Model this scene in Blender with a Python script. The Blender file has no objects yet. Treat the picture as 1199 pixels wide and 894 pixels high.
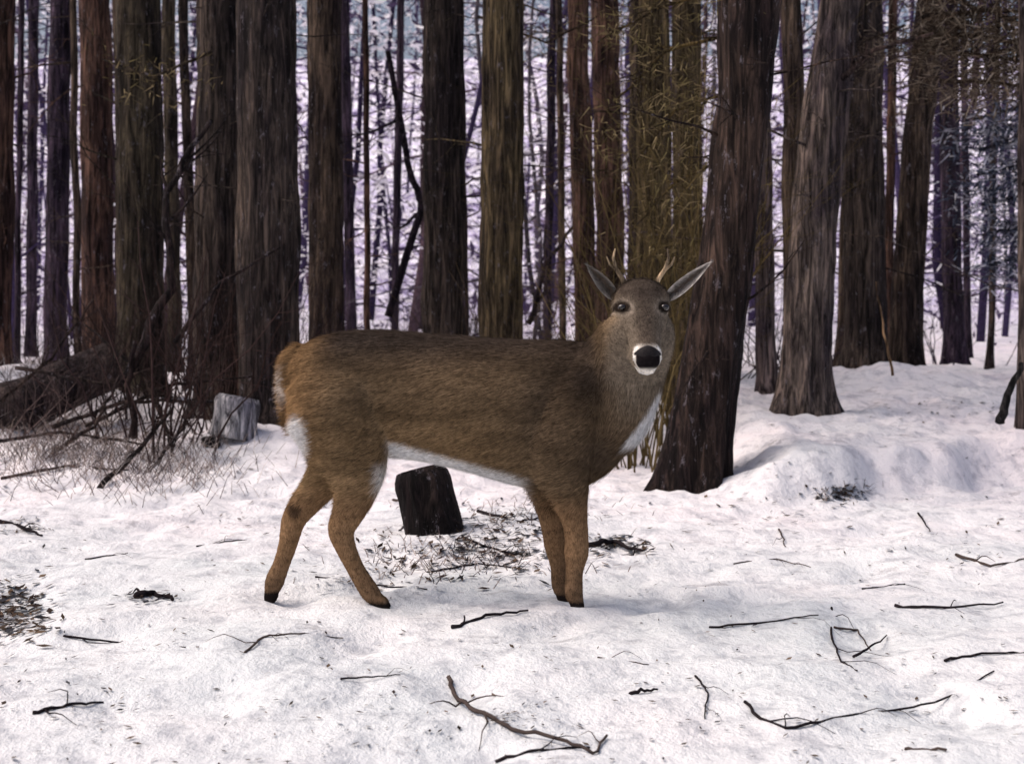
import bpy, math, random
import numpy as np
from mathutils import Vector, noise, Matrix
random.seed(7); rng=np.random.default_rng(7)
scene=bpy.context.scene
F=1665.0   # focal length expressed in survey units
CAMH=1.0

def sstep(a,b,x):
    t=min(1,max(0,(x-a)/(b-a))); return t*t*(3-2*t)
def nz(x,y,z=0.0): return noise.noise(Vector((x,y,z)))
def H(x,y):
    h=0.0
    toe=7.5+(x-1.25)*0.62+0.35*nz(x*1.1,3.3)+.20*nz(x*4,7.7)
    wR=sstep(1.0,1.7,x)
    h+=wR*0.25*sstep(toe,toe+.45,y)+wR*.12*sstep(toe+.4,toe+2.2,y)
    h+=wR*0.12*sstep(10,14,y)
    h+=.16*math.exp(-((x-3.3)/.7)**2-((y-12.2)/.8)**2)
    wL=1-sstep(-1.6,0.2,x)
    h+=wL*(0.12*sstep(7,9.5,y)+0.22*sstep(9,12.5,y))
    h+=.16*math.exp(-((x+1.75)/.5)**2-((y-9.6)/.5)**2)+.34*math.exp(-((x+4.0)/.8)**2-((y-11.4)/.7)**2)
    h+=.12*math.exp(-((x+2.9)/.6)**2-((y-8.9)/.5)**2)
    h+=0.12*sstep(9,14,y)*(1-wR)*(1-wL)
    h+=.05*math.exp(-((x+.15)/.5)**2-((y-6.9)/.5)**2)
    if y>16: h+=(min(y,45)-16)*0.04
    if y>45: h+=(min(y,95)-45)*0.34
    k=1.0 if y<20 else 1.0+min(4,(y-20)*0.1)
    h+=0.05*k*nz(x*0.55+5,y*0.55)+0.026*nz(x*1.9,y*1.7,4)
    near=1-sstep(14,20,y)
    if near>0:
        m=sstep(6.8,8.5,y)
        n=nz(x*4.5,y*4.0,9)
        h+=near*((0.018+.018*m)*n-0.040*max(0,nz(x*3.1,y*2.6,21)-0.12)*2)
        h+=near*((0.011+.012*m)*nz(x*11,y*8,2)+(.016+.03*m)*abs(nz(x*2.6,y*5.5,31)))
    return h
def G(u,v,dz=0.0):
    """first point where the sight line (bearing u, depression v) meets the ground"""
    sx=(u-600)/F; sz=(v-375.0)/F; d=2.0; step=.12
    while d<40 and CAMH-sz*d>H(sx*d,d): d+=step
    a,b_=d-step,d
    for _ in range(6):
        m=(a+b_)/2
        if CAMH-sz*m>H(sx*m,m): a=m
        else: b_=m
    return Vector((sx*a,a,H(sx*a,a)+dz))
def at(u,v,d): return Vector(((u-600)/F*d,d,CAMH-(v-375)/F*d))

# ---------------------------------------------------------------- materials
def newmat(name):
    m=bpy.data.materials.new(name); m.use_nodes=True
    nt=m.node_tree; b=nt.nodes['Principled BSDF']; b.inputs['Specular IOR Level'].default_value=0.15
    return m,nt,b
def ramp(nt,stops):
    r=nt.nodes.new('ShaderNodeValToRGB'); e=r.color_ramp.elements
    while len(e)<len(stops): e.new(0.5)
    for i,(p,c) in enumerate(stops):
        e[i].position=p; e[i].color=(c[0],c[1],c[2],1)
    return r
def mix(nt,mode,fac,a,b):
    m=nt.nodes.new('ShaderNodeMix'); m.data_type='RGBA'; m.blend_type=mode
    if isinstance(fac,(int,float)): m.inputs[0].default_value=fac
    else: nt.links.new(fac,m.inputs[0])
    for s,i in ((a,6),(b,7)):
        if isinstance(s,tuple): m.inputs[i].default_value=(*s,1)
        else: nt.links.new(s,m.inputs[i])
    return m.outputs[2]
def noise_node(nt,scale,vscale=(1,1,1),detail=6,rough=0.6,dist=0.0):
    tc=nt.nodes.new('ShaderNodeNewGeometry'); mp=nt.nodes.new('ShaderNodeMapping')
    mp.inputs['Scale'].default_value=vscale
    nt.links.new(tc.outputs['Position'],mp.inputs['Vector'])
    n=nt.nodes.new('ShaderNodeTexNoise'); n.inputs['Scale'].default_value=scale
    n.inputs['Detail'].default_value=detail; n.inputs['Roughness'].default_value=rough
    n.inputs['Distortion'].default_value=dist
    nt.links.new(mp.outputs[0],n.inputs['Vector']); return n.outputs['Fac']
def bump(nt,b,h,s,d):
    n=nt.nodes.new('ShaderNodeBump'); n.inputs['Strength'].default_value=s; n.inputs['Distance'].default_value=d
    nt.links.new(h,n.inputs['Height']); nt.links.new(n.outputs[0],b.inputs['Normal'])

# snow
snow,nt,b=newmat('snow')
n1=noise_node(nt,0.8,(1,1,1),3,0.6); n2=noise_node(nt,9,(1,0.8,1),5,0.7); n3=noise_node(nt,3.0,(1,1.6,1),6,0.8,0.4)
r1=ramp(nt,[(0.3,(0.60,0.645,0.66)),(0.5,(0.68,0.705,0.72)),(0.7,(0.74,0.73,0.74))]); nt.links.new(n1,r1.inputs[0])
r2=ramp(nt,[(0.34,(0.66,0.67,0.70)),(0.5,(1,1,1))]); nt.links.new(n2,r2.inputs[0])
c=mix(nt,'MULTIPLY',1.0,r1.outputs[0],r2.outputs[0])
r3=ramp(nt,[(0.58,(0,0,0)),(0.68,(.75,.75,.75))]); nt.links.new(n3,r3.inputs[0])
c=mix(nt,'MIX',r3.outputs[0],c,(0.32,0.32,0.34))
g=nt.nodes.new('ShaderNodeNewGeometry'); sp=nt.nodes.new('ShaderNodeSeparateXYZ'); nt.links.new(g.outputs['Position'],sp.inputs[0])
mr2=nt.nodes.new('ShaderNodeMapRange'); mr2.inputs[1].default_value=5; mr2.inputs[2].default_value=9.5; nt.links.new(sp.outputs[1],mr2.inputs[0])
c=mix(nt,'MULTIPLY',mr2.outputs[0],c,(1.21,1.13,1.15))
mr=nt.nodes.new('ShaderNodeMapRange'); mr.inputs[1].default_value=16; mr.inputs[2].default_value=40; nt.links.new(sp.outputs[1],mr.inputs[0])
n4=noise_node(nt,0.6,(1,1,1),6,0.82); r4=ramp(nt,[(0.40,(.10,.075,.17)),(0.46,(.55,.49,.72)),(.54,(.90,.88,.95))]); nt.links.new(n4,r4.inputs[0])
c=mix(nt,'MIX',mr.outputs[0],c,r4.outputs[0])  # far snow blends to mottled lavender: distance haze painted into the colour
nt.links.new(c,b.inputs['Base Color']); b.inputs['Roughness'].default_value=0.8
bump(nt,b,n2,0.8,0.035)

def bark_mat(name,vs,fleck=(0.26,0.235,0.27)):
    m,nt,b=newmat(name)
    at_=nt.nodes.new('ShaderNodeVertexColor'); at_.layer_name='Col'
    a=noise_node(nt,1.0,vs,5,0.7,0.8); a2=noise_node(nt,1.0,(vs[0]*.12,vs[1]*.12,vs[2]*.5),3,0.6)
    r=ramp(nt,[(0.38,(0.14,0.13,0.14)),(0.5,(0.75,0.75,0.75)),(0.64,(2.2,2.1,2.0))]); nt.links.new(a,r.inputs[0])
    c=mix(nt,'MULTIPLY',1.0,at_.outputs[0],r.outputs[0])
    r2=ramp(nt,[(0.38,(0.45,0.42,0.48)),(0.62,(1.6,1.52,1.35))]); nt.links.new(a2,r2.inputs[0])
    c=mix(nt,'MULTIPLY',1.0,c,r2.outputs[0])
    a3=noise_node(nt,1.0,(vs[0]*.7,vs[1]*.7,vs[2]*3.5),5,0.85)
    r3=ramp(nt,[(0.59,(0,0,0)),(0.68,(.65,.65,.65))]); nt.links.new(a3,r3.inputs[0])
    c=mix(nt,'MIX',r3.outputs[0],c,fleck)
    nt.links.new(c,b.inputs['Base Color']); b.inputs['Roughness'].default_value=0.95
    bump(nt,b,a,1.0,0.04); return m
bark=bark_mat('bark',(30,30,2.6))
def col_mat(name,trans=0,var=None):
    m=bpy.data.materials.new(name); m.use_nodes=True; nt=m.node_tree; nt.nodes.remove(nt.nodes['Principled BSDF'])
    a=nt.nodes.new('ShaderNodeVertexColor'); a.layer_name='Col'; col=a.outputs[0]
    if var:
        n=noise_node(nt,var,(1,1,1),2,0.6)
        r=ramp(nt,[(0.3,(0.7,0.7,0.7)),(0.7,(1.2,1.2,1.2))]); nt.links.new(n,r.inputs[0]); col=mix(nt,'MULTIPLY',1.0,col,r.outputs[0])
    b=nt.nodes.new('ShaderNodeBsdfDiffuse'); nt.links.new(col,b.inputs[0]); out=b.outputs[0]
    if trans:
        t=nt.nodes.new('ShaderNodeBsdfTranslucent'); nt.links.new(col,t.inputs[0]); ms=nt.nodes.new('ShaderNodeMixShader'); ms.inputs[0].default_value=trans
        nt.links.new(out,ms.inputs[1]); nt.links.new(t.outputs[0],ms.inputs[2]); out=ms.outputs[0]
    nt.links.new(out,nt.nodes['Material Output'].inputs[0]); return m
twigm=col_mat('twig',0,20); needlem=col_mat('needles'); furm=col_mat('fur',0,60); thickm=col_mat('thicket',.4)

# ---------------------------------------------------------------- mesh builder
class MB:
    def __init__(s): s.v=[];s.f=[];s.c=[];s.m=[]
    def tube(s,pts,rad,sides=8,col=(.05,.04,.035),mat=0,disp=None,tipcol=None):
        pts=[Vector(p) for p in pts]; n=len(pts); base=len(s.v)
        t=(pts[1]-pts[0]).normalized()
        ref=Vector((1,0,0)) if abs(t.x)<0.8 else Vector((0,0,1))
        u=(ref-t*ref.dot(t)).normalized()
        for i in range(n):
            if i==0: t=pts[1]-pts[0]
            elif i==n-1: t=pts[-1]-pts[-2]
            else: t=pts[i+1]-pts[i-1]
            t.normalize(); u=(u-t*u.dot(t)).normalized(); w=t.cross(u)
            for k in range(sides):
                a=2*math.pi*k/sides; r=rad[i]
                if disp: r*=disp(a,pts[i])
                s.v.append(pts[i]+(u*math.cos(a)+w*math.sin(a))*r); s.c.append(col)
        for i in range(n-1):
            for k in range(sides):
                a=base+i*sides+k; b_=base+i*sides+(k+1)%sides
                s.f.append((a,b_,b_+sides,a+sides)); s.m.append(mat)
        s.f.append(tuple(base+k for k in range(sides))[::-1]); s.m.append(mat)
        s.f.append(tuple(base+(n-1)*sides+k for k in range(sides))); s.m.append(mat)
    def tri(s,a,b_,c,col,mat=0):
        i=len(s.v); s.v+= [a,b_,c]; s.c+=[col]*3; s.f.append((i,i+1,i+2)); s.m.append(mat)
    def quad(s,a,b_,c,d,col,mat=0):
        i=len(s.v); s.v+= [a,b_,c,d]; s.c+=[col]*4; s.f.append((i,i+1,i+2,i+3)); s.m.append(mat)
    def build(s,name,mats,smooth=True,parent=None):
        me=bpy.data.meshes.new(name); me.from_pydata([tuple(v) for v in s.v],[],s.f)
        a=me.color_attributes.new('Col','FLOAT_COLOR','POINT')
        arr=np.ones((len(s.v),4),dtype=np.float32); arr[:,:3]=np.array(s.c,dtype=np.float32).reshape(-1,3)
        a.data.foreach_set('color',arr.ravel())
        for m in mats: me.materials.append(m)
        me.polygons.foreach_set('material_index',s.m)
        me.polygons.foreach_set('use_smooth',[smooth]*len(s.f)); me.update()
        o=bpy.data.objects.new(name,me); scene.collection.objects.link(o)
        if parent: o.parent=parent
        return o
def npmesh(name,V,Fc,C,mats,smooth=False,parent=None):
    me=bpy.data.meshes.new(name); k=Fc.shape[1]
    me.vertices.add(len(V)); me.vertices.foreach_set('co',V.astype(np.float32).ravel())
    me.loops.add(Fc.size); me.loops.foreach_set('vertex_index',Fc.astype(np.int32).ravel())
    me.polygons.add(len(Fc)); me.polygons.foreach_set('loop_start',np.arange(0,Fc.size,k,dtype=np.int32))
    try: me.polygons.foreach_set('loop_total',np.full(len(Fc),k,dtype=np.int32))
    except Exception: pass
    me.update(calc_edges=True)
    a=me.color_attributes.new('Col','FLOAT_COLOR','POINT')
    arr=np.ones((len(V),4),dtype=np.float32); arr[:,:3]=C; a.data.foreach_set('color',arr.ravel())
    me.polygons.foreach_set('use_smooth',[smooth]*len(Fc))
    for m in mats: me.materials.append(m)
    o=bpy.data.objects.new(name,me); scene.collection.objects.link(o)
    if parent: o.parent=parent
    return o

# ---------------------------------------------------------------- ground
def axis(segs):
    out=[segs[0][0]]
    for a,b_,n in segs: out+=list(np.linspace(a,b_,n+1)[1:])
    return out
xs=axis([(-400,-60,8),(-60,-12,30),(-12,-4.5,50),(-4.5,4.8,250),(4.8,12,45),(12,60,30),(60,400,8)])
ys=axis([(-60,0,12),(0,2.6,10),(2.6,8,165),(8,14,150),(14,24,60),(24,120,60),(120,600,14)])
V=[(x,y,H(x,y)) for y in ys for x in xs]; nx=len(xs)
Fq=[(j*nx+i,j*nx+i+1,(j+1)*nx+i+1,(j+1)*nx+i) for j in range(len(ys)-1) for i in range(nx-1)]
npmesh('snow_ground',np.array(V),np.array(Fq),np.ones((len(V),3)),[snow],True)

# ---------------------------------------------------------------- trees
COL={'red':(.082,.050,.042),'dark':(.044,.036,.034),'olive':(.085,.068,.042),'grn':(.050,.043,.033),
     'pur':(.040,.030,.052),'grey':(.095,.080,.078),'main':(.031,.022,.020),'pb':(.11,.09,.095),'brn':(.066,.051,.043)}
def twig(mb,p,d,L,r,depth,col,mat,droop=0.0,sides=5):
    n=5; pts=[p]; rad=[r]; q=Vector(p); dd=Vector(d).normalized()
    for i in range(n):
        dd=(dd+Vector((random.gauss(0,.16),random.gauss(0,.16),random.gauss(0,.14)-droop))).normalized()
        q=q+dd*L/n; pts.append(q.copy()); rad.append(r*(1-0.8*(i+1)/n))
        if depth>0 and i>0:
            for _ in range(random.choice((1,1,2))):
                s=Vector((random.gauss(0,1),random.gauss(0,1),random.gauss(0,1))); s=(s-dd*s.dot(dd)).normalized()
                twig(mb,q,dd*0.7+s*0.7,L*random.uniform(.3,.55),r*(1-0.8*(i+1)/n)*.6,depth-1,col,mat,droop,3)
    mb.tube(pts,rad,sides,col,mat)
def needle_clump(mb,c,R,n,mat=1,cols=((.035,.05,.022),),L0=.12,L1=.3,w=.03,droop=0):
    for _ in range(n):
        o=c+Vector((random.gauss(0,R),random.gauss(0,R),random.gauss(0,R*.5)-abs(random.gauss(0,droop))))
        d=Vector((random.gauss(0,1),random.gauss(0,1),random.gauss(0,.6)-droop*2)).normalized()
        s=d.cross(Vector((random.random(),random.random(),1))).normalized()
        L=random.uniform(L0,L1); g=random.uniform(.5,1.3); k=random.choice(cols)
        mb.tri(o-s*w,o+s*w,o+d*L,tuple(min(.9,q*g) for q in k),mat)
def tree(path,d,ck,seed,branches=6,crown=True,top=13.0):
    random.seed(seed); mb=MB(); col=COL[ck]
    P=[];R=[]
    for (u,v,w) in path:
        p=at(u,v,d); P.append(p); R.append(w/2/F*d)
    g=H(P[0].x,P[0].y)
    b0=P[0].copy(); b0.z=g; P[0]=b0
    dirv=(P[-1]-P[-2]); dirv/=max(dirv.z,.01)
    dirv.x=max(-.06,min(.06,dirv.x))
    last=P[-1]; r_l=R[-1]
    for z in (4.5,6.5,8.5,10.5,top):
        if z>last.z+.4: P.append(last+Vector((dirv.x,dirv.y,1))*(z-last.z)); R.append(r_l*max(.12,1-(z-last.z)/(top-last.z+.8)))
    zz=[p.z for p in P]
    rings=list(np.arange(g-.15,4.6,.07))+list(np.arange(4.6,top,.5))
    X=np.interp(rings,zz,[p.x for p in P]);Y=np.interp(rings,zz,[p.y for p in P]);RR=np.interp(rings,zz,R)
    ker=np.ones(7)/7
    Xs=np.convolve(np.pad(X,3,'edge'),ker,'valid')
    pts=[];rad=[]
    for x,y,z,r in zip(Xs,Y,rings,RR):
        e=z-g
        pts.append(Vector((x+.025*nz(z*1.3,seed),y+.012*nz(z*1.1,seed+9),z))); rad.append(r*(1+.38*math.exp(-max(0,e)/.16)))
    def disp(a,p):
        e=max(0,p.z-g); fl=math.exp(-e/.22)
        k=1+.09*nz(math.cos(a)*2.2+seed,math.sin(a)*2.2,p.z*.7)+.10*nz(math.cos(a)*6,math.sin(a)*6+seed,p.z*2.2)+.06*nz(math.cos(a)*14,math.sin(a)*14+seed,p.z*6)
        return k+fl*.4*max(-.4,nz(math.cos(a)*1.7+seed*3.1,math.sin(a)*1.7,1.0)*1.8)
    mb.tube(pts,rad,36,col,0,disp)
    for _ in range(branches):
        z=random.uniform(g+.7,1+.23*d+.3); i=min(range(len(pts)),key=lambda i:abs(pts[i].z-z))
        a=random.uniform(0,2*math.pi); dv=Vector((math.cos(a),math.sin(a),random.uniform(-.25,.5)))
        twig(mb,pts[i]+dv*rad[i]*.7,dv,random.uniform(.25,1.2),random.uniform(.005,.012),2,tuple(c*.9 for c in col),0,.02)
    if crown:
        for k in range(10):
            z=random.uniform(6.5,top-.3); i=min(range(len(pts)),key=lambda i:abs(pts[i].z-z)); a=random.uniform(0,6.28)
            L=(top-z)*.28+.5; dv=Vector((math.cos(a),math.sin(a),.15)); e=pts[i]+dv*L
            mb.tube([pts[i],pts[i]+dv*L*.5+Vector((0,0,.05)),e],[.035,.02,.006],5,col,0)
            for q in (.55,1): needle_clump(mb,pts[i]+dv*L*q,.2,14)
    return mb.build('pine_tree',[bark,needlem])
def st(ub,ut,w,vb=460): return [(ub,vb,w*1.04),((ub+ut)/2,200,w),(ut,0,w*.97)]
T=[(st(0,5,26),12,'red'),(st(65,72,26,420),16,'pur'),(st(116,112,36),14,'red'),(st(166,162,54),12,'grn'),
   (st(253,258,52),11,'dark'),(st(316,312,70,500),10,'dark'),(st(384,380,40),13,'brn'),(st(412,404,12),20,'pur'),
   (st(522,520,48),12,'dark'),(st(587,590,50),11,'olive'),(st(688,676,25),14,'red'),(st(718,708,32),15,'red'),
   (st(764,760,44),13,'olive'),(st(806,804,34),12.4,'olive'),
   ([(812,575,74),(820,500,74),(836,400,66),(858,250,62),(872,120,64),(879,0,74)],8.2,'main'),
   ([(940,500,56),(946,380,56),(958,200,54),(972,100,50),(985,0,44)],10,'grey'),
   ([(897,480,22),(896,330,22),(893,200,24),(890,0,24)],11.5,'pb'),
   ([(930,490,24),(929,300,22),(928,0,24)],10.8,'brn'),
   (st(1014,1010,46),13,'dark'),([(1060,450,40),(1068,250,34),(1090,0,30)],13.5,'brn'),
   (st(1117,1110,22),16,'pur'),(st(1134,1128,8),17,'pur'),(st(1198,1199,12,465),9.5,'grey'),
   (st(205,198,16),17,'grn'),(st(286,288,20),15,'grn'),(st(640,648,10),18,'pur'),(st(37,40,12),20,'pur'),(st(462,470,9),19,'pur'),
   (st(148,138,12),15,'brn'),(st(228,214,11),14,'brn'),(st(432,428,7),14,'red'),(st(548,540,5),15,'brn'),(st(738,744,9),12,'brn'),
   (st(786,780,8),11.6,'olive'),(st(985,1003,14),15,'brn'),(st(1040,1046,10),14.6,'red'),(st(92,86,8),13,'brn'),(st(20,26,7),14,'pur'),(st(1160,1168,7),15,'brn'),(st(660,655,8),16,'brn'),
   (st(-90,-80,60),11,'dark'),(st(-220,-225,50),13,'red'),(st(1290,1300,60),12,'dark'),(st(1420,1425,50),14,'olive')]
for i,(p,d,ck) in enumerate(T): tree(p,d,ck,i*3+1,branches=8 if d<16 else 4,crown=p[0][2]>15)

# ---------------------------------------------------------------- distant forest (one mass)
random.seed(50); mb=MB()
for i in range(280):
    d=random.uniform(18,66); x=random.uniform(-.6,.6)*d; g=H(x,d)
    r=random.uniform(.02,.10); ln=random.gauss(0,.06); k=random.random()
    c=(.042,.032,.072) if k<.5 else ((.065,.044,.055) if k<.8 else (.06,.052,.062)); f=random.uniform(.6,1.9)*(1+max(0,d-25)*.02); c=tuple(q*f for q in c)  # trunk colour lightens with distance, haze painted in
    h=random.uniform(8,15)
    pts=[Vector((x+ln*z+.3*nz(z*.3,i),d,g-.2+z)) for z in np.linspace(0,h,9)]
    mb.tube(pts,[r*(1-.6*q/8) for q in range(9)],7,c,0)
    for _ in range(8):
        z=random.uniform(.5,h*.9); a=random.uniform(0,6.28)
        twig(mb,Vector((x+ln*z,d,g+z)),(math.cos(a),math.sin(a)*.5,random.uniform(-.2,.7)),random.uniform(.8,2.4),.012+r*.12,1,c,0,.01,4)
mb.build('distant_forest',[twigm])
n=90000
d=rng.uniform(20,48,n); x=rng.uniform(-.46,.46,n)*d; z=rng.uniform(0,1,n)*(1+.26*d)
cl=np.array([nz(a*.5,c_*.7,b_*.3)+.7*nz(a*1.4,c_*1.8,b_*.5) for a,b_,c_ in zip(x.tolist(),d.tolist(),z.tolist())])
keep=(np.abs(cl)>.14); x,d,z,cl=x[keep],d[keep],z[keep],cl[keep]; n=len(x)
s=rng.uniform(.02,.075,n)*(d/30)*np.where(rng.random(n)<.15,1.9,1); ctr=np.stack([x,d,z],1)
a=rng.normal(size=(n,3)); a[:,2]*=.45; a/=np.linalg.norm(a,axis=1)[:,None]
b2=np.cross(a,rng.normal(size=(n,3))); b2/=np.linalg.norm(b2,axis=1)[:,None]
A=a*s[:,None]*1.5; Bq=b2*s[:,None]*.5
Vv=np.stack([ctr-A,ctr-Bq*.8+A*.2,ctr+A,ctr+Bq],1).reshape(-1,3)
light=rng.random(n)<np.where(cl>0,.93,.18)
C=np.where(light[:,None],np.array([[.93,.91,.97]]),np.array([[.075,.055,.11]]))*rng.uniform(.8,1.1,(n,1))
C=np.repeat(np.clip(C,0,.97),4,axis=0)
npmesh('distant_foliage',Vv,np.arange(4*n).reshape(-1,4),C,[thickm])

# ---------------------------------------------------------------- shrubs, grass, logs
def shrub(cx,cy,n,hgt,spread,col,seed,r=.006,lean=0.0,depth=2,name='bare_shrub'):
    random.seed(seed); mb=MB()
    for i in range(n):
        a=random.uniform(0,6.28); q=random.uniform(0,.5)*spread
        x=cx+math.cos(a)*q; y=cy+math.sin(a)*q
        f=random.uniform(.6,1.4)
        twig(mb,Vector((x,y,H(x,y)-.03)),(math.cos(a)*spread*.5/hgt+lean,math.sin(a)*.4*spread/hgt,1),hgt*random.uniform(.5,1.1),r*random.uniform(.6,1.3),depth,tuple(c*f for c in col),0)
    return mb.build(name,[twigm])
shrub(-2.55,9.3,15,1.1,1.1,(.045,.03,.03),1)
shrub(-2.2,9.0,12,1.7,.7,(.05,.032,.03),2,.008,.15)
shrub(-3.4,9.5,16,.7,1.2,(.12,.09,.085),3)
shrub(-2.9,8.6,20,.45,1.6,(.11,.085,.08),31,.004)
shrub(-2.2,10.3,20,1.5,1.0,(.04,.028,.026),32,.008)
shrub(-2.7,10.9,22,1.2,1.2,(.035,.026,.024),33,.008)
shrub(-1.85,9.9,18,1.2,.7,(.05,.03,.026),34,.006)
shrub(-3.3,10.2,16,.7,1.6,(.06,.046,.044),37,.006)
shrub(-2.4,8.3,12,.35,1.1,(.15,.12,.115),38,.0035)
shrub(-1.5,10.4,18,1.0,.8,(.045,.028,.024),39,.006)
shrub(.85,9.6,34,2.0,.55,(.12,.09,.042),4,.007)
shrub(1.2,10.6,30,3.0,.8,(.11,.082,.038),5,.009)
shrub(.5,10.5,20,1.2,.7,(.06,.046,.036),6)
shrub(.2,10.8,20,1.5,1.0,(.07,.052,.036),36)
for i,(x,y) in enumerate([(-.2,12.5),(-1.2,12),(.3,13.5),(-1.9,11.3),(-3,13),(-4.2,13),(-.9,14),(1.9,12.6),(2.6,15),(4.8,16),(-5.2,14.5),(.9,15),(-.6,11.8),(-.1,14.5),(3.1,14)]):
    shrub(x,y,20,random.uniform(.9,1.5),1.5,random.choice([(.045,.034,.036),(.07,.05,.04),(.04,.03,.045)]),20+i,.007)
def stick(name,pts,r0,r1,col,mat=bark,sides=9,sub=0,seed=1,ground=False,jit=.35,needles=None):
    random.seed(seed); mb=MB(); n=len(pts)*4; P=[]
    for i in range(n+1):
        t=i/n*(len(pts)-1); k=min(int(t),len(pts)-2); f=t-k
        P.append(pts[k].lerp(pts[k+1],f)+Vector((random.gauss(0,1),random.gauss(0,1),random.gauss(0,.6)))*r0*jit)
    R=[r0+(r1-r0)*i/n for i in range(n+1)]
    mb.tube(P,R,sides,col,0)
    for _ in range(sub):
        i=random.randrange(2,n-1); dv=(P[i+1]-P[i]).normalized()
        if ground:
            s_=1 if random.random()<.5 else -1; pv=Vector((-dv.y,dv.x,0))*s_; L=random.uniform(.06,.22); q=[P[i]]
            dd=(dv*.8+pv*.8).normalized()
            for k in range(5):
                dd=(dd+Vector((random.gauss(0,.2),random.gauss(0,.2),0))).normalized(); e=q[-1]+dd*L/5; e.z=H(e.x,e.y)+.006+.012*math.sin(k); q.append(e)
            mb.tube(q,[R[i]*.55*(1-.15*k) for k in range(6)],5,col,0)
        else:
            s_=Vector((random.gauss(0,1),random.gauss(0,1),abs(random.gauss(0,.25)))).normalized()
            twig(mb,P[i],dv+s_*.8,(P[-1]-P[0]).length*random.uniform(.12,.3),R[i]*.6,1,col,0,0,5)
    if needles:
        for i in range(n): needle_clump(mb,P[i]+Vector((random.gauss(0,.12),random.gauss(0,.1),random.gauss(-.02,.1))),*needles)
    return mb.build(name,[mat,needlem])
stick('fallen_log',[at(-90,512,10.2),at(20,478,10.2),at(135,424,10.5)],.22,.17,(.040,.032,.034),sides=24,jit=.08,sub=5)
stick('dead_branch',[at(115,572,7.9),at(160,530,8.4),at(200,480,9.0)],.018,.010,(.02,.014,.014),sub=3)
stick('dead_branch',[at(157,512,9),at(152,450,9.05),at(158,400,9.1)],.024,.014,(.03,.02,.02),sub=2,seed=3)
stick('dead_branch',[at(150,440,9.3),at(200,330,9.4),at(195,230,9.5),at(245,140,9.6)],.036,.016,(.02,.015,.016),sub=5,seed=4)
stick('dead_branch',[at(205,400,9.3),at(260,330,9.4),at(330,290,9.5)],.016,.008,(.02,.015,.016),sub=3,seed=6)
for k,(a0,a1,a2,r0,c0) in enumerate([((20,430,9.4),(120,450,9.2),(230,415,9.4),.014,.03),((40,545,8.6),(110,500,8.8),(140,440,9.0),.014,.05),((60,500,9.0),(150,470,9.2),(260,470,9.5),.016,.04),
   ((-20,520,8.6),(70,505,8.8),(170,520,8.8),.012,.06),((170,560,8.4),(215,500,8.8),(235,400,9.2),.012,.04),((0,470,9.3),(60,420,9.6),(110,350,9.8),.014,.03),((100,500,9.2),(200,450,9.5),(300,440,9.8),.014,.03),
   ((0,560,8.3),(80,545,8.4),(150,550,8.3),.010,.08),((200,520,9.0),(170,440,9.3),(100,380,9.5),.012,.03)]):
    stick('dead_branch',[at(*a0),at(*a1),at(*a2)],r0,r0*.5,(c0,c0*.74,c0*.72),sub=8,seed=16+k)
stick('dead_branch',[at(1172,494,8.6),at(1181,462,8.65),at(1196,425,8.7)],.030,.016,(.02,.02,.022),sub=0,seed=5,jit=.15)
stick('dead_branch',[at(1046,440,9.7),at(1036,390,9.75),at(1026,330,9.8)],.010,.006,(.22,.15,.09),seed=8)
stick('dead_branch',[at(620,380,14),at(640,310,14),at(690,240,14)],.03,.012,(.02,.015,.025),sub=4,seed=9)
stick('dead_branch',[at(455,60,12.5),at(480,200,13),at(495,240,13.4),at(455,370,13.5)],.024,.04,(.02,.015,.025),sub=4,seed=10,jit=.15)
stick('dead_branch',[at(960,115,10),at(985,95,9.9),at(1020,60,9.7),at(1090,40,9.5)],.03,.010,(.035,.026,.026),sub=7,seed=11)
BR=((.15,.115,.085),(.24,.20,.155),(.06,.045,.035)); BL=((.06,.075,.11),(.14,.17,.24),(.7,.72,.82),(.04,.045,.06))
for k,(p0,p1) in enumerate([((1070,60),(1240,80)),((1080,20),(1240,15)),((1100,95),(1240,110)),((1075,-10),(1240,45)),((1090,40),(1230,60))]):
    stick('pine_branch',[at(*p0,10.5),at((p0[0]+p1[0])/2,(p0[1]+p1[1])/2-5,10.4),at(*p1,10.2)],.018,.008,(.06,.045,.036),sub=8,seed=12+k,needles=(.14,80,1,BR,.05,.18,.006,.04))
for k,(p0,p1) in enumerate([((1140,140),(1250,120)),((1145,175),(1250,165)),((1145,205),(1250,190)),((1150,240),(1250,225)),((1150,275),(1250,265)),((1160,310),(1250,300))]):
    stick('pine_branch',[at(*p0,14.5),at((p0[0]+p1[0])/2,(p0[1]+p1[1])/2-5,14.4),at(*p1,14.2)],.018,.008,(.03,.03,.04),sub=6,seed=42+k,needles=(.17,80,1,BL,.05,.18,.009,.05))
OL=((.17,.14,.065),(.10,.08,.045),(.28,.22,.12))
stick('pine_branch',[at(900,30,8.3),at(780,60,8.5),at(720,120,8.7)],.014,.006,(.06,.045,.02),sub=10,seed=14,needles=(.12,45,1,OL,.04,.13,.004,.08))
stick('pine_branch',[at(850,110,8.6),at(790,130,8.7),at(745,190,8.8)],.010,.005,(.06,.045,.02),sub=10,seed=15,needles=(.12,40,1,OL,.04,.13,.004,.10))
stick('pine_branch',[at(840,-10,8.6),at(770,10,8.7),at(700,50,8.8)],.010,.005,(.06,.045,.02),sub=10,seed=19,needles=(.12,40,1,OL,.04,.13,.004,.08))
stick('pine_branch',[at(840,190,9),at(790,215,9.2),at(740,270,9.4)],.010,.005,(.06,.045,.02),sub=10,seed=21,needles=(.13,30,1,OL,.04,.13,.004,.12))
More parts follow.
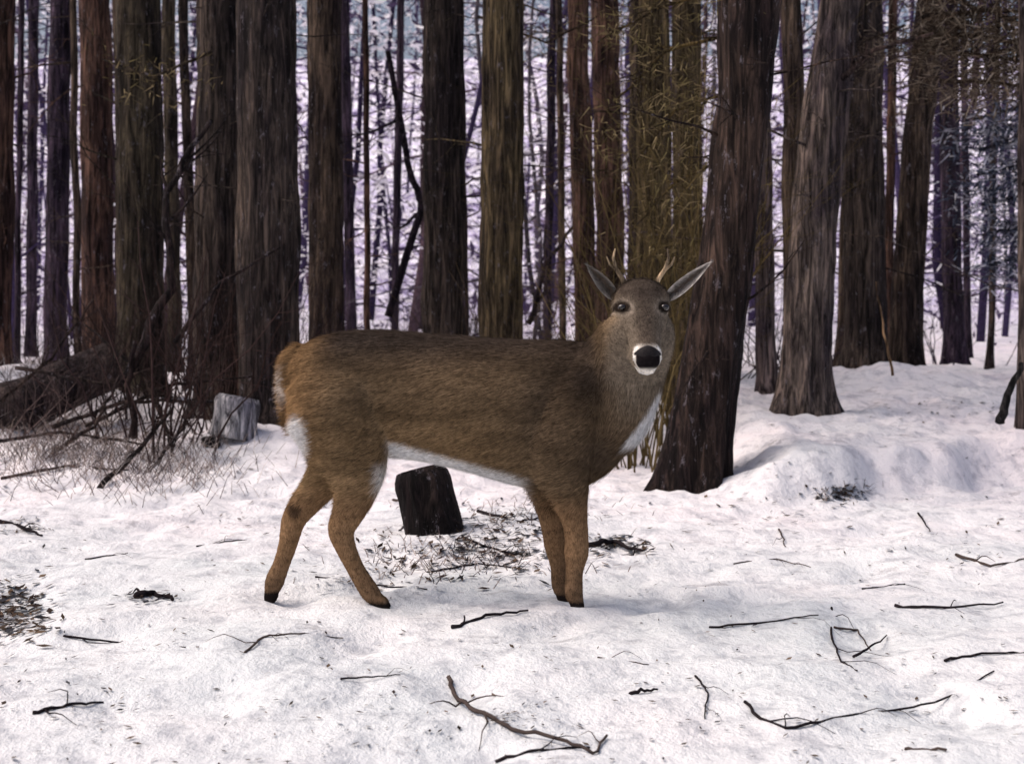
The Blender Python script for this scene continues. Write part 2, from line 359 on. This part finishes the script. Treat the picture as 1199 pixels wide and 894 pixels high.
stick('pine_branch',[at(560,20,12),at(640,50,12),at(700,20,12)],.012,.006,(.06,.045,.03),sub=8,seed=24,needles=(.12,14,1,OL,.04,.12,.006,.05))
stick('pine_branch',[at(250,60,10.5),at(180,90,10.4),at(120,70,10.4)],.012,.006,(.05,.04,.03),sub=8,seed=25,needles=(.12,14,1,OL,.04,.12,.005,.05))
stick('pine_branch',[at(1060,30,11),at(1010,50,11),at(950,40,11)],.012,.006,(.05,.04,.03),sub=8,seed=26,needles=(.12,20,1,BR,.04,.12,.005,.08))
def stump(c,r,h,col,seed,tilt=(0,0)):
    random.seed(seed); mb=MB(); pts=[];rad=[]
    for i in range(12):
        q=i/11; pts.append(Vector((c.x+tilt[0]*q,c.y+tilt[1]*q,c.z-.06+h*q))); rad.append(r*(1.05-.08*q if q<.9 else 1.12-.2*q-.12*(q-.9)*10))
    mb.tube(pts,rad,30,col,0,lambda a,p:1+.26*nz(math.cos(a)*1.6+seed,math.sin(a)*1.6,p.z*2)+.14*nz(math.cos(a)*5,math.sin(a)*5,p.z*5))
    return mb.build('tree_stump',[bark])
p=G(512,624); stump(p,.145,.35,(.016,.012,.012),3,(-.09,.05))
p=G(272,502); stump(p,.15,.27,(.26,.275,.33),8,(.05,.03))
p=G(248,518); stump(p,.06,.10,(.015,.013,.015),5)

# dry grass
random.seed(9); mb=MB()
for (u,v,su,sv,n) in [(60,525,80,22,1500),(190,545,50,20,700),(30,430,50,14,300),(130,480,60,25,500),(620,600,60,10,120),(520,655,60,14,240),(990,578,20,5,40)]:
    for _ in range(n):
        v_=max(425,random.gauss(v,sv)); p=G(max(-60,random.gauss(u,su)),v_)
        if p.y>16: continue
        L=random.uniform(.05,.26)*(1 if v<560 else .35); a=random.uniform(0,6.28)
        d_=Vector((math.cos(a)*.7,math.sin(a)*.7,random.uniform(.4,1.2))).normalized(); s_=Vector((-.0022,0,0)); m_=p+d_*L*.6; e=p+d_*L+Vector((math.cos(a),math.sin(a),-.3))*L*.3
        f=random.uniform(.4,1.2); c=random.choice([(.50*f,.45*f,.43*f),(.30*f,.24*f,.21*f),(.09*f,.07*f,.075*f)])
        mb.quad(p+s_,p-s_,m_-s_*.7,m_+s_*.7,c); mb.tri(m_+s_*.7,m_-s_*.7,e,c)
mb.build('dry_grass',[twigm],False)

TW=[([(527,795),(533,818),(560,838),(600,856),(660,872),(700,884),(710,864)],.0070,4),([(580,892),(620,880),(690,876)],.005,1),
 ([(872,822),(890,842),(922,854),(990,838),(1050,832),(1110,818),(1166,786)],.0048,4),([(975,712),(974,745),(985,775),(1004,786)],.0045,3),([(978,735),(1005,738),(1020,762)],.004,1),
 ([(1108,774),(1150,766),(1205,764)],.005,1),([(1050,711),(1100,712),(1175,708)],.006,2),([(75,744),(140,753),(218,758)],.004,1),
 ([(288,764),(310,745),(355,742),(402,748)],.004,3),([(38,836),(80,826),(122,823)],.0055,2),([(816,792),(830,812),(824,842)],.0035,2),([(530,736),(570,722),(620,716)],.007,1),
 ([(1120,650),(1160,664),(1200,655)],.007,1),([(830,735),(900,728),(960,720)],.004,1),([(0,612),(25,618),(50,628)],.011,2),([(560,600),(610,612),(640,606)],.009,2),
 ([(460,585),(500,600),(470,620)],.008,1),([(690,640),(720,636),(755,648)],.014,3),([(370,676),(420,684),(500,690)],.005,1),([(1075,602),(1090,622)],.006,0),([(913,620),(920,640)],.005,1),
 ([(1000,770),(1040,745)],.0045,0),([(160,700),(180,697),(205,703)],.014,1),([(740,812),(770,808)],.006,0),([(1060,878),(1110,880)],.006,0),([(540,630),(600,650),(680,640)],.007,3),([(500,670),(560,660),(620,668)],.005,2),
 ([(230,640),(280,632),(330,640)],.004,2),([(860,660),(910,655),(950,664)],.004,2),([(1010,690),(1060,684)],.004,1),([(100,655),(150,648)],.004,1),([(400,795),(470,790)],.003,1),([(700,770),(760,778)],.003,1)]
for i,(pl,r,sub) in enumerate(TW):
    pts=[]
    for k,(u,v) in enumerate(pl):
        q=G(u,v,r*.7)
        if r>.005 and 0<k<len(pl)-1 and k%2==0: q.z+=.012
        pts.append(q)
    stick('fallen_twig',pts,r*1.0,r*.45,(.022,.018,.02) if i%4 else (.07,.055,.05),twigm,6,sub,seed=30+i,ground=True,jit=.5)

random.seed(12); mb=MB()
def litter(p,sz,c):
    a=random.uniform(0,6.28); u=Vector((math.cos(a),math.sin(a),random.uniform(-.2,.35))); w=Vector((-math.sin(a),math.cos(a),random.uniform(-.3,.3)))
    p=p+Vector((0,0,.004+sz*.2)); asp=random.uniform(.08,.5)
    mb.quad(p-u*sz,p-w*sz*asp,p+u*sz,p+w*sz*asp*.8,c)
def lc():
    f=random.uniform(.5,1.6); return random.choice([(.035*f,.025*f,.022*f),(.06*f,.045*f,.035*f),(.10*f,.07*f,.05*f),(.03*f,.03*f,.035*f)])
for _ in range(1500):
    u=random.uniform(-200,1400); v=480+420*random.random()**.8; litter(G(u,v),random.uniform(.004,.022)*(1.2 if v<650 else .7),lc())
for (u,v,su,sv,n,sz) in [(560,645,60,17,700,.03),(600,610,40,10,220,.03),(720,640,26,7,130,.035),(15,715,22,18,480,.03),(175,700,18,5,60,.03),(985,580,16,6,120,.04),(25,618,18,6,80,.03),(350,600,60,20,70,.02),(250,515,15,6,60,.04),(600,840,18,6,50,.012),(420,680,40,8,70,.02),(1130,650,50,15,50,.02),(1080,480,60,8,60,.03),(900,600,60,12,60,.025)]:
    for _ in range(n): litter(G(random.gauss(u,su),max(430,random.gauss(v,sv))),sz*random.uniform(.3,1.1),lc())
mb.build('leaf_litter',[twigm],False)

# ================================================================ DEER
DY=5.0
deer=bpy.data.objects.new('white_tailed_deer',None); scene.collection.objects.link(deer)
def B(u,v,y=0.0): return np.array([(u-600)/333.0,DY+y,1-(v-375)/333.0])
class Loft:
    def __init__(s): s.V=[];s.F=[]
    def add(s,secs,side,n=28,ups=6,upv=None):
        C=np.array([q[0] for q in secs]);A=np.array([q[1] for q in secs]);Bb=np.array([q[2] for q in secs])
        def cr(X,t):
            k=min(int(t),len(X)-2); f=t-k
            p0=X[max(k-1,0)];p1=X[k];p2=X[k+1];p3=X[min(k+2,len(X)-1)]
            return .5*((2*p1)+(-p0+p2)*f+(2*p0-5*p1+4*p2-p3)*f*f+(-p0+3*p1-3*p2+p3)*f**3)
        T=np.linspace(0,len(secs)-1,(len(secs)-1)*ups+1)
        P=[cr(C,t) for t in T]; Aa=[max(.003,float(cr(A,t))) for t in T]; BB=[max(.003,float(cr(Bb,t))) for t in T]
        rings=[]
        side=np.array(side,float)
        for i in range(len(P)):
            t=P[min(i+1,len(P)-1)]-P[max(i-1,0)]; t/=np.linalg.norm(t)
            if upv is not None: up=np.array(upv,float)
            else: up=np.cross(t,side); up/=np.linalg.norm(up)
            rings.append((P[i],up,side,Aa[i],BB[i],t))
        def cap(r,sgn):
            P0,up,sd,a,b_,t=r; out=[]
            m=min(a,b_)*.8
            for q in (.5,.8,.97): out.append((P0+sgn*t*m*q,up,sd,a*math.sqrt(1-q*q),b_*math.sqrt(1-q*q),t))
            return out
        rings=cap(rings[0],-1)[::-1]+rings+cap(rings[-1],1)
        base=len(s.V)
        for (P0,up,sd,a,b_,t) in rings:
            for k in range(n):
                th=2*math.pi*k/n; s.V.append(P0+up*a*math.sin(th)+sd*b_*math.cos(th))
        for i in range(len(rings)-1):
            for k in range(n):
                a_=base+i*n+k; b_=base+i*n+(k+1)%n; s.F.append((a_,b_,b_+n,a_+n))
        s.F.append(tuple(base+k for k in range(n))[::-1]); s.F.append(tuple(base+(len(rings)-1)*n+k for k in range(n)))
L=Loft(); SY=(0,1,0)
def tor(u,t,bt,hw): return (B(u,(t+bt)/2),(bt-t)/2/333,hw)
L.add([tor(344,416,474,.07),tor(356,404,500,.105),tor(378,394,520,.135),tor(410,387,530,.140),tor(450,386,534,.142),tor(500,390,540,.162),
       tor(550,394,552,.18),tor(600,397,566,.172),tor(640,398,574,.150),tor(675,399,572,.130),tor(705,405,556,.108),tor(728,428,530,.08)],SY,36,5,(0,0,1))
for s_ in (-1,1):
    L.add([(B(372,445,s_*.075),.11,.07),(B(390,470,s_*.095),.165,.092),(B(408,500,s_*.095),.145,.085)],SY,24,5)
    L.add([(B(690,430,s_*.05),.07,.06),(B(672,470,s_*.095),.10,.076),(B(655,515,s_*.105),.11,.076),(B(655,545,s_*.09),.10,.065)],SY,24,5)
L.add([(B(668,478,0),.25,.12),(B(700,468,0),.215,.115),(B(722,440,-.01),.172,.108),(B(737,412,-.03),.145,.102),(B(747,388,-.035),.130,.098),(B(749,368,-.03),.095,.084)],SY,30,6)
L.add([(B(640,540),.10,.09),(B(680,535),.10,.085),(B(708,523),.08,.07)],SY,20,5)
SX=(1,0,0)
hd=[(.03,360,.072,.082),(-.02,354,.085,.100),(-.07,361,.082,.093),(-.12,377,.068,.076),(-.17,393,.056,.059),(-.22,406,.050,.051),(-.26,415,.045,.049),(-.285,420,.036,.042)]
L.add([(B(750,v,y),a,b_) for y,v,a,b_ in hd],SX,28,5)
L.add([(B(750,396,-.05),.07,.085),(B(750,410,-.11),.05,.062),(B(750,424,-.20),.03,.04),(B(750,431,-.25),.016,.027)],SX,18,4)
for s_ in (-1,1):
    L.add([(B(750+s_*20,375,-.03),.035,.022),(B(750+s_*20,382,-.075),.03,.020),(B(750+s_*15,392,-.12),.02,.014)],SX,12,4)
    L.add([(B(750+s_*16,343,-.03),.022,.022),(B(750+s_*25,347,-.078),.02,.02),(B(750+s_*23,360,-.108),.014,.016)],SX,12,4)
def leg(pts,n=20): L.add([(B(u,v,y),a,b_) for (u,v,y,a,b_) in pts],SY,n,5)
leg([(405,475,-.07,.18,.085),(412,518,-.085,.15,.08),(421,548,-.095,.108,.066),(420,573,-.1,.074,.052),(412,596,-.1,.056,.038),(404,615,-.1,.047,.032),(410,637,-.1,.036,.027),(422,662,-.1,.031,.024),(435,683,-.1,.034,.027),(443,694,-.1,.029,.025)])
leg([(385,475,.07,.16,.085),(390,518,.08,.13,.08),(386,548,.09,.092,.062),(370,573,.095,.064,.048),(351,596,.1,.052,.037),(339,614,.1,.044,.033),(333,640,.1,.035,.027),(325,665,.1,.031,.025),(317,685,.1,.035,.027),(314,695,.1,.030,.025)])
leg([(655,490,-.09,.15,.075),(657,535,-.095,.115,.066),(664,567,-.09,.078,.05),(670,595,-.085,.052,.038),(674,622,-.085,.042,.033),(674,643,-.085,.043,.036),(672,663,-.085,.031,.025),(671,686,-.085,.033,.028),(673,695,-.085,.029,.026)])
leg([(640,500,.07,.13,.07),(640,555,.06,.085,.05),(643,590,.05,.052,.038),(648,620,.05,.041,.032),(652,643,.05,.041,.034),(655,665,.05,.030,.025),(657,685,.05,.033,.027),(659,695,.05,.029,.026)])
def hoof(u,v,y,du):
    for s_ in (-1,1):
        L.add([(B(u,v-5,y+s_*.013),.024,.0135),(B(u+du*.5,v+2,y+s_*.014),.027,.0145),(B(u+du,v+9,y+s_*.014),.024,.014)],SY,12,4)
hoof(448,700,-.1,7); hoof(313,700,.1,-1); hoof(674,700,-.085,2); hoof(660,700,.05,2)
L.add([(B(352,410,0),.03,.045),(B(339,424,0),.034,.05),(B(335,455,0),.03,.045),(B(338,485,0),.022,.034),(B(343,507,0),.01,.016)],SY,16,5)
me=bpy.data.meshes.new('body'); me.from_pydata([tuple(v) for v in L.V],[],L.F); me.update()
body=bpy.data.objects.new('body',me); scene.collection.objects.link(body)
md=body.modifiers.new('r','REMESH'); md.mode='VOXEL'; md.voxel_size=.0075; md.use_smooth_shade=True
md=body.modifiers.new('s','SMOOTH'); md.factor=.5; md.iterations=6
dg=bpy.context.evaluated_depsgraph_get(); ev=bpy.data.meshes.new_from_object(body.evaluated_get(dg))
body.modifiers.clear(); body.data=ev; ev.name='body'; body.parent=deer
nv=len(ev.vertices); co=np.empty(nv*3); ev.vertices.foreach_get('co',co); co=co.reshape(-1,3)
no=np.empty(nv*3); ev.vertices.foreach_get('normal',no); no=no.reshape(-1,3)
def S(a,b_,x):
    t=np.clip((x-a)/(b_-a),0,1); return t*t*(3-2*t)
def deercol(P,Nn):
    u=P[:,0]*333+600; v=375+(1-P[:,2])*333; y=P[:,1]-DY
    def lp(c,k,m): return c*(1-m[:,None])+np.array(k)[None]*m[:,None]
    c=np.tile(np.array([.155,.106,.062]),(len(P),1))
    c=lp(c,(.215,.142,.076),S(440,520,v)*S(640,540,u))
    c=lp(c,(.055,.042,.034),S(445,394,v)*S(360,400,u)*S(705,690,u))
    c=lp(c,(.22,.130,.062),S(410,345,u)*S(560,520,v)*.8)
    c=lp(c,(.048,.036,.028),np.exp(-((u-685)/42)**2-((v-440)/36)**2)*.95)
    c=lp(c,(.070,.052,.038),np.exp(-((u-640)/30)**2-((v-470)/60)**2)*.5)
    c=lp(c,(.070,.050,.036),np.exp(-((u-705)/32)**2-((v-530)/32)**2)*.85)
    bl=541+(u-480)*.27
    legm=S(560,600,v); c=lp(c,(.24,.145,.078),legm*.9); c=lp(c,(.13,.086,.056),S(640,700,v)*.6*legm)
    c=lp(c,(.175,.144,.110),S(700,740,u)*S(520,440,v)*.9)
    c=lp(c,(.95,.93,.91),S(bl-28,bl-17,v)*S(452,470,u)*S(632,600,u)*S(.5,.2,Nn[:,2]))
    e=np.sqrt(((u-358)/15)**2+((v-512)/30)**2); c=lp(c,(.78,.75,.73),S(1.2,.7,e)*.9)
    c=lp(c,(.70,.66,.62),S(532,545,v)*S(592,568,v)*S(440,450,u)*S(478,470,u)*.75)
    c=lp(c,(.6,.55,.5),S(345,330,u)*S(.03,.045,np.abs(y))*S(.06,.05,np.abs(y))*S(420,440,v)*S(510,500,v)*.8)
    tx=783-(v-455)*.62
    c=lp(c,(.93,.91,.90),S(tx-16,tx-8,u)*S(450,460,v)*S(528,514,v))
    hm=S(-.08,-.13,y)*S(700,715,u)*S(450,445,v)
    c=lp(c,(.17,.14,.108),hm*.7)
    c=lp(c,(.055,.042,.034),np.exp(-((u-750)/15)**2)*S(-.05,-.09,y)*S(408,398,v)*S(335,345,v)*.8)
    ring=S(-.258,-.268,y)*S(400,407,v)
    c=lp(c,(.85,.80,.72),ring*hm)
    c=lp(c,(.85,.80,.72),S(424,430,v)*hm*S(-.19,-.215,y))
    nose=S(-.280,-.287,y)*S(431,426,v)*S(.044,.038,np.abs(u-750)/333)*hm
    c=lp(c,(.012,.01,.011),nose)
    for s_ in (-1,1):
        ed=np.sqrt(((u-(750+s_*24))/1.2)**2+(v-360)**2); c=lp(c,(.30,.25,.20),S(13,9,ed)*S(0,-.05,y)*.5); c=lp(c,(.02,.015,.012),S(8.5,6,ed)*S(0,-.05,y))
    c=lp(c,(.040,.031,.026),S(362,340,v)*S(700,720,u)*.85)
    c=lp(c,(.016,.013,.012),S(695,699,v)*1.0)
    c=lp(c,(.03,.02,.015),S(12,6,np.hypot(u-342,v-600))*.8)
    return np.clip(c,0,.95),nose
C,_=deercol(co,no)
at_=ev.color_attributes.new('Col','FLOAT_COLOR','POINT'); arr=np.ones((nv,4),dtype=np.float32); arr[:,:3]=C; at_.data.foreach_set('color',arr.ravel())
ev.materials.clear(); ev.materials.append(furm)
ev.polygons.foreach_set('use_smooth',[True]*len(ev.polygons))
ev.calc_loop_triangles(); nt_=len(ev.loop_triangles); tr=np.empty(nt_*3,dtype=np.int32); ev.loop_triangles.foreach_get('vertices',tr); tr=tr.reshape(-1,3)
Pa,Pb,Pc=co[tr[:,0]],co[tr[:,1]],co[tr[:,2]]; ar=np.linalg.norm(np.cross(Pb-Pa,Pc-Pa),axis=1)
nf=120000; idx=rng.choice(nt_,nf,p=ar/ar.sum()); r1=np.sqrt(rng.random((nf,1)));r2=rng.random((nf,1))
P=Pa[idx]*(1-r1)+Pb[idx]*r1*(1-r2)+Pc[idx]*r1*r2; Nn=no[tr[idx,0]]
cf,nose=deercol(P,Nn); u=P[:,0]*333+600; v=375+(1-P[:,2])*333; y=P[:,1]-DY
ishead=(S(-.03,-.08,y)*S(700,712,u)*S(445,440,v))[:,None]; isleg=S(575,610,v)[:,None]; isneck=(S(680,710,u)*S(520,480,v))[:,None]
flow=np.tile(np.array([[-1,0,-.35]]),(nf,1)); flow=flow*(1-isneck)+np.array([[-.2,0,-1.]])*isneck
flow=flow*(1-isleg)+np.array([[0,0,-1.]])*isleg; flow=flow*(1-ishead)+np.array([[0,1.,.3]])*ishead
flow=flow+rng.normal(scale=.2,size=(nf,3)); flow-=Nn*(flow*Nn).sum(1)[:,None]; flow/=np.linalg.norm(flow,axis=1)[:,None]+1e-9
ln=.034*(1-isleg*.72)*(1-ishead*.74)*rng.uniform(.6,1.3,(nf,1))
dirv=flow+Nn*rng.uniform(.10,.32,(nf,1)); dirv/=np.linalg.norm(dirv,axis=1)[:,None]
side=np.cross(dirv,Nn); side/=np.linalg.norm(side,axis=1)[:,None]+1e-9
w=.0013
ok=(nose<.2)&(v<697)
for s_ in (-1,1): ok&=~((np.hypot(u-(750+s_*24),v-360)<7)&(y<-.02))
VV=np.stack([P-side*w,P+side*w,P+dirv*ln],1)[ok].reshape(-1,3)
f=rng.uniform(.55,1.5,(nf,1))*(1+.38*np.array([nz(a*3,b_*9,c_*11)+.9*nz(a*9,b_*30,c_*38) for a,b_,c_ in P.tolist()]))[:,None]
cc=np.clip(cf*f,0,.88)[ok]; CC=np.stack([cc*.8,cc*.8,np.clip(cc*1.25,0,.92)],1).reshape(-1,3)
npmesh('fur',VV,np.arange(len(VV)).reshape(-1,3),CC,[furm],False,deer)
em,nt,b=newmat('eye'); b.inputs['Roughness'].default_value=.08; b.inputs['Specular IOR Level'].default_value=.7
noisec=noise_node(nt,60); rr=ramp(nt,[(.3,(.004,.003,.003)),(.8,(.02,.012,.008))]); nt.links.new(noisec,rr.inputs[0]); nt.links.new(rr.outputs[0],b.inputs['Base Color'])
def uvs(name,c,r,m,sc=(1,1,1)):
    import bmesh
    bm=bmesh.new(); bmesh.ops.create_uvsphere(bm,u_segments=24,v_segments=14,radius=r)
    me=bpy.data.meshes.new(name); bm.to_mesh(me); bm.free(); me.materials.append(m)
    for p_ in me.polygons: p_.use_smooth=True
    o=bpy.data.objects.new(name,me); o.location=c; o.scale=sc; scene.collection.objects.link(o); o.parent=deer; return o
for s_ in (-1,1):
    tx,tz=(750+s_*24-600)/333,1-(360-375)/333
    sel=(np.hypot(co[:,0]-tx,co[:,2]-tz)<.012)&(co[:,1]<DY+.02); yy=co[sel,1].min() if sel.any() else DY-.08
    uvs('eye_%d'%(1 if s_<0 else 2),(tx,yy+.0105,tz),.0145,em,(1.1,.9,.82))
nm,nt,b=newmat('nose_leather'); n_=noise_node(nt,220); rr=ramp(nt,[(.3,(.006,.005,.006)),(.8,(.022,.018,.019))]); nt.links.new(n_,rr.inputs[0]); nt.links.new(rr.outputs[0],b.inputs['Base Color']); b.inputs['Roughness'].default_value=.7; bump(nt,b,n_,.4,.003)
NL=Loft()
nb=B(750,414,-.287)
NL.add([(nb+np.array([-.042,.016,.004]),.008,.010),(nb+np.array([-.024,-.003,.002]),.024,.016),(nb+np.array([0,-.007,-.004]),.038,.018),(nb+np.array([.024,-.003,.002]),.024,.016),(nb+np.array([.042,.016,.004]),.008,.010)],(0,1,0),16,4,(0,0,1))
me=bpy.data.meshes.new('nose'); me.from_pydata([tuple(q) for q in NL.V],[],NL.F); me.materials.append(nm); me.polygons.foreach_set('use_smooth',[True]*len(NL.F))
o=bpy.data.objects.new('nose',me); scene.collection.objects.link(o); o.parent=deer
# short young-buck antlers
for s_ in (-1,1):
    mb=MB(); b0=Vector(B(750+s_*17,338,-.01))
    mb.tube([b0,b0+Vector((s_*.012,.0,.035)),b0+Vector((s_*.035,-.005,.068)),b0+Vector((s_*.046,-.02,.108)),b0+Vector((s_*.040,-.035,.138))],[.011,.009,.0075,.005,.0025],9,(.30,.24,.17))
    mb.tube([b0+Vector((s_*.033,-.005,.065)),b0+Vector((s_*.058,-.008,.085)),b0+Vector((s_*.068,-.012,.112))],[.006,.0045,.002],7,(.30,.24,.17))
    mb.build('antler_%d'%(1 if s_<0 else 2),[bark],True,deer)
def ear(name,base,tip,W,face,bright,ebr):
    mb=MB(); base=Vector(base);tip=Vector(tip); ax=tip-base; Ln=ax.length; ax.normalize(); fc=Vector(face); fc=(fc-ax*fc.dot(ax)).normalized(); sd=ax.cross(fc)
    ns,ntt=18,13
    for layer in (0,1):
        b0=len(mb.v)
        for i in range(ns+1):
            s_=i/ns; w=W*(math.sin(math.pi*min(1,s_**.75*.97+.03))**.75)*(1 if s_>.12 else .6+s_*3.3)
            for j in range(ntt):
                t=-1+2*j/(ntt-1); cup=(1-t*t)*w*.75
                p=base+ax*(s_*Ln)+sd*(t*w)-fc*cup+fc*(.0 if layer==0 else -.005*(1-abs(t)**4))
                edge=abs(t)**3
                if layer==0:
                    k=edge; c=tuple((1-k)*a_+k*b_ for a_,b_ in zip((.10*bright,.075*bright,.06*bright),(.7*ebr,.66*ebr,.62*ebr)))
                    if s_<.3: c=tuple(q*(.4+s_*1.9) for q in c)
                else: c=(.10,.07,.048)
                mb.v.append(p); mb.c.append(c)
        for i in range(ns):
            for j in range(ntt-1):
                a=b0+i*ntt+j; q=(a,a+1,a+ntt+1,a+ntt); mb.f.append(q if layer==0 else q[::-1]); mb.m.append(0)
    random.seed(4)
    for _ in range(900):
        s_=random.random(); t=random.choice((-1,1))*random.random()**.4; w=W*(math.sin(math.pi*min(1,s_**.75*.97+.03))**.75)*(1 if s_>.12 else .6+s_*3.3)
        p=base+ax*(s_*Ln)+sd*(t*w)-fc*((1-t*t)*w*.75); d_=(ax*.8-sd*t*.5+fc*.4+Vector((random.gauss(0,.25),random.gauss(0,.25),random.gauss(0,.25)))).normalized()
        f_=random.uniform(.3,1.1)*ebr*(.3+.7*abs(t)**3); mb.tri(p-sd*.0009,p+sd*.0009,p+d_*random.uniform(.008,.02),(.7*f_,.65*f_,.6*f_))
    return mb.build(name,[furm],True,deer)
ear('ear_1',B(724,352,.0),B(688,310,-.0),.027,(-.6,-1,-.1),.9,.6)
ear('ear_2',B(777,353,.0),B(832,307,-.01),.024,(.9,-1,.75),1.1,1.3)

# ---------------------------------------------------------------- light & camera
w=bpy.data.worlds.new('World'); scene.world=w; w.use_nodes=True; nt=w.node_tree
bg=nt.nodes['Background']; sky=nt.nodes.new('ShaderNodeTexSky'); sky.sky_type='NISHITA'; sky.sun_disc=False
EL,AZ=math.radians(56),math.radians(265)
sky.sun_elevation=EL; sky.sun_rotation=AZ; sky.air_density=1.0; sky.dust_density=7.0; sky.ozone_density=1.0
tint=mix(nt,'MULTIPLY',1.0,sky.outputs[0],(1.05,.99,1.0))
nt.links.new(tint,bg.inputs['Color']); bg.inputs['Strength'].default_value=.15
sl=bpy.data.lights.new('sun','SUN'); sl.energy=1.5; sl.angle=math.radians(45); sl.color=(1,.965,.93)
so=bpy.data.objects.new('sun',sl); scene.collection.objects.link(so)
sv=Vector((math.sin(AZ)*math.cos(EL),math.cos(AZ)*math.cos(EL),math.sin(EL)))
so.rotation_euler=sv.to_track_quat('Z','Y').to_euler()
cam=bpy.data.cameras.new('camera'); co_=bpy.data.objects.new('camera',cam); scene.collection.objects.link(co_)
co_.location=(0,0,CAMH); co_.rotation_euler=(math.pi/2,0,0); cam.sensor_width=36; cam.lens=50; cam.shift_y=-72/1199; cam.clip_end=1500; cam.clip_start=.1
cam.dof.use_dof=True; cam.dof.focus_distance=4.9; cam.dof.aperture_fstop=4.5
scene.camera=co_
scene.view_settings.view_transform='Standard'; scene.view_settings.look='None'; scene.view_settings.exposure=0
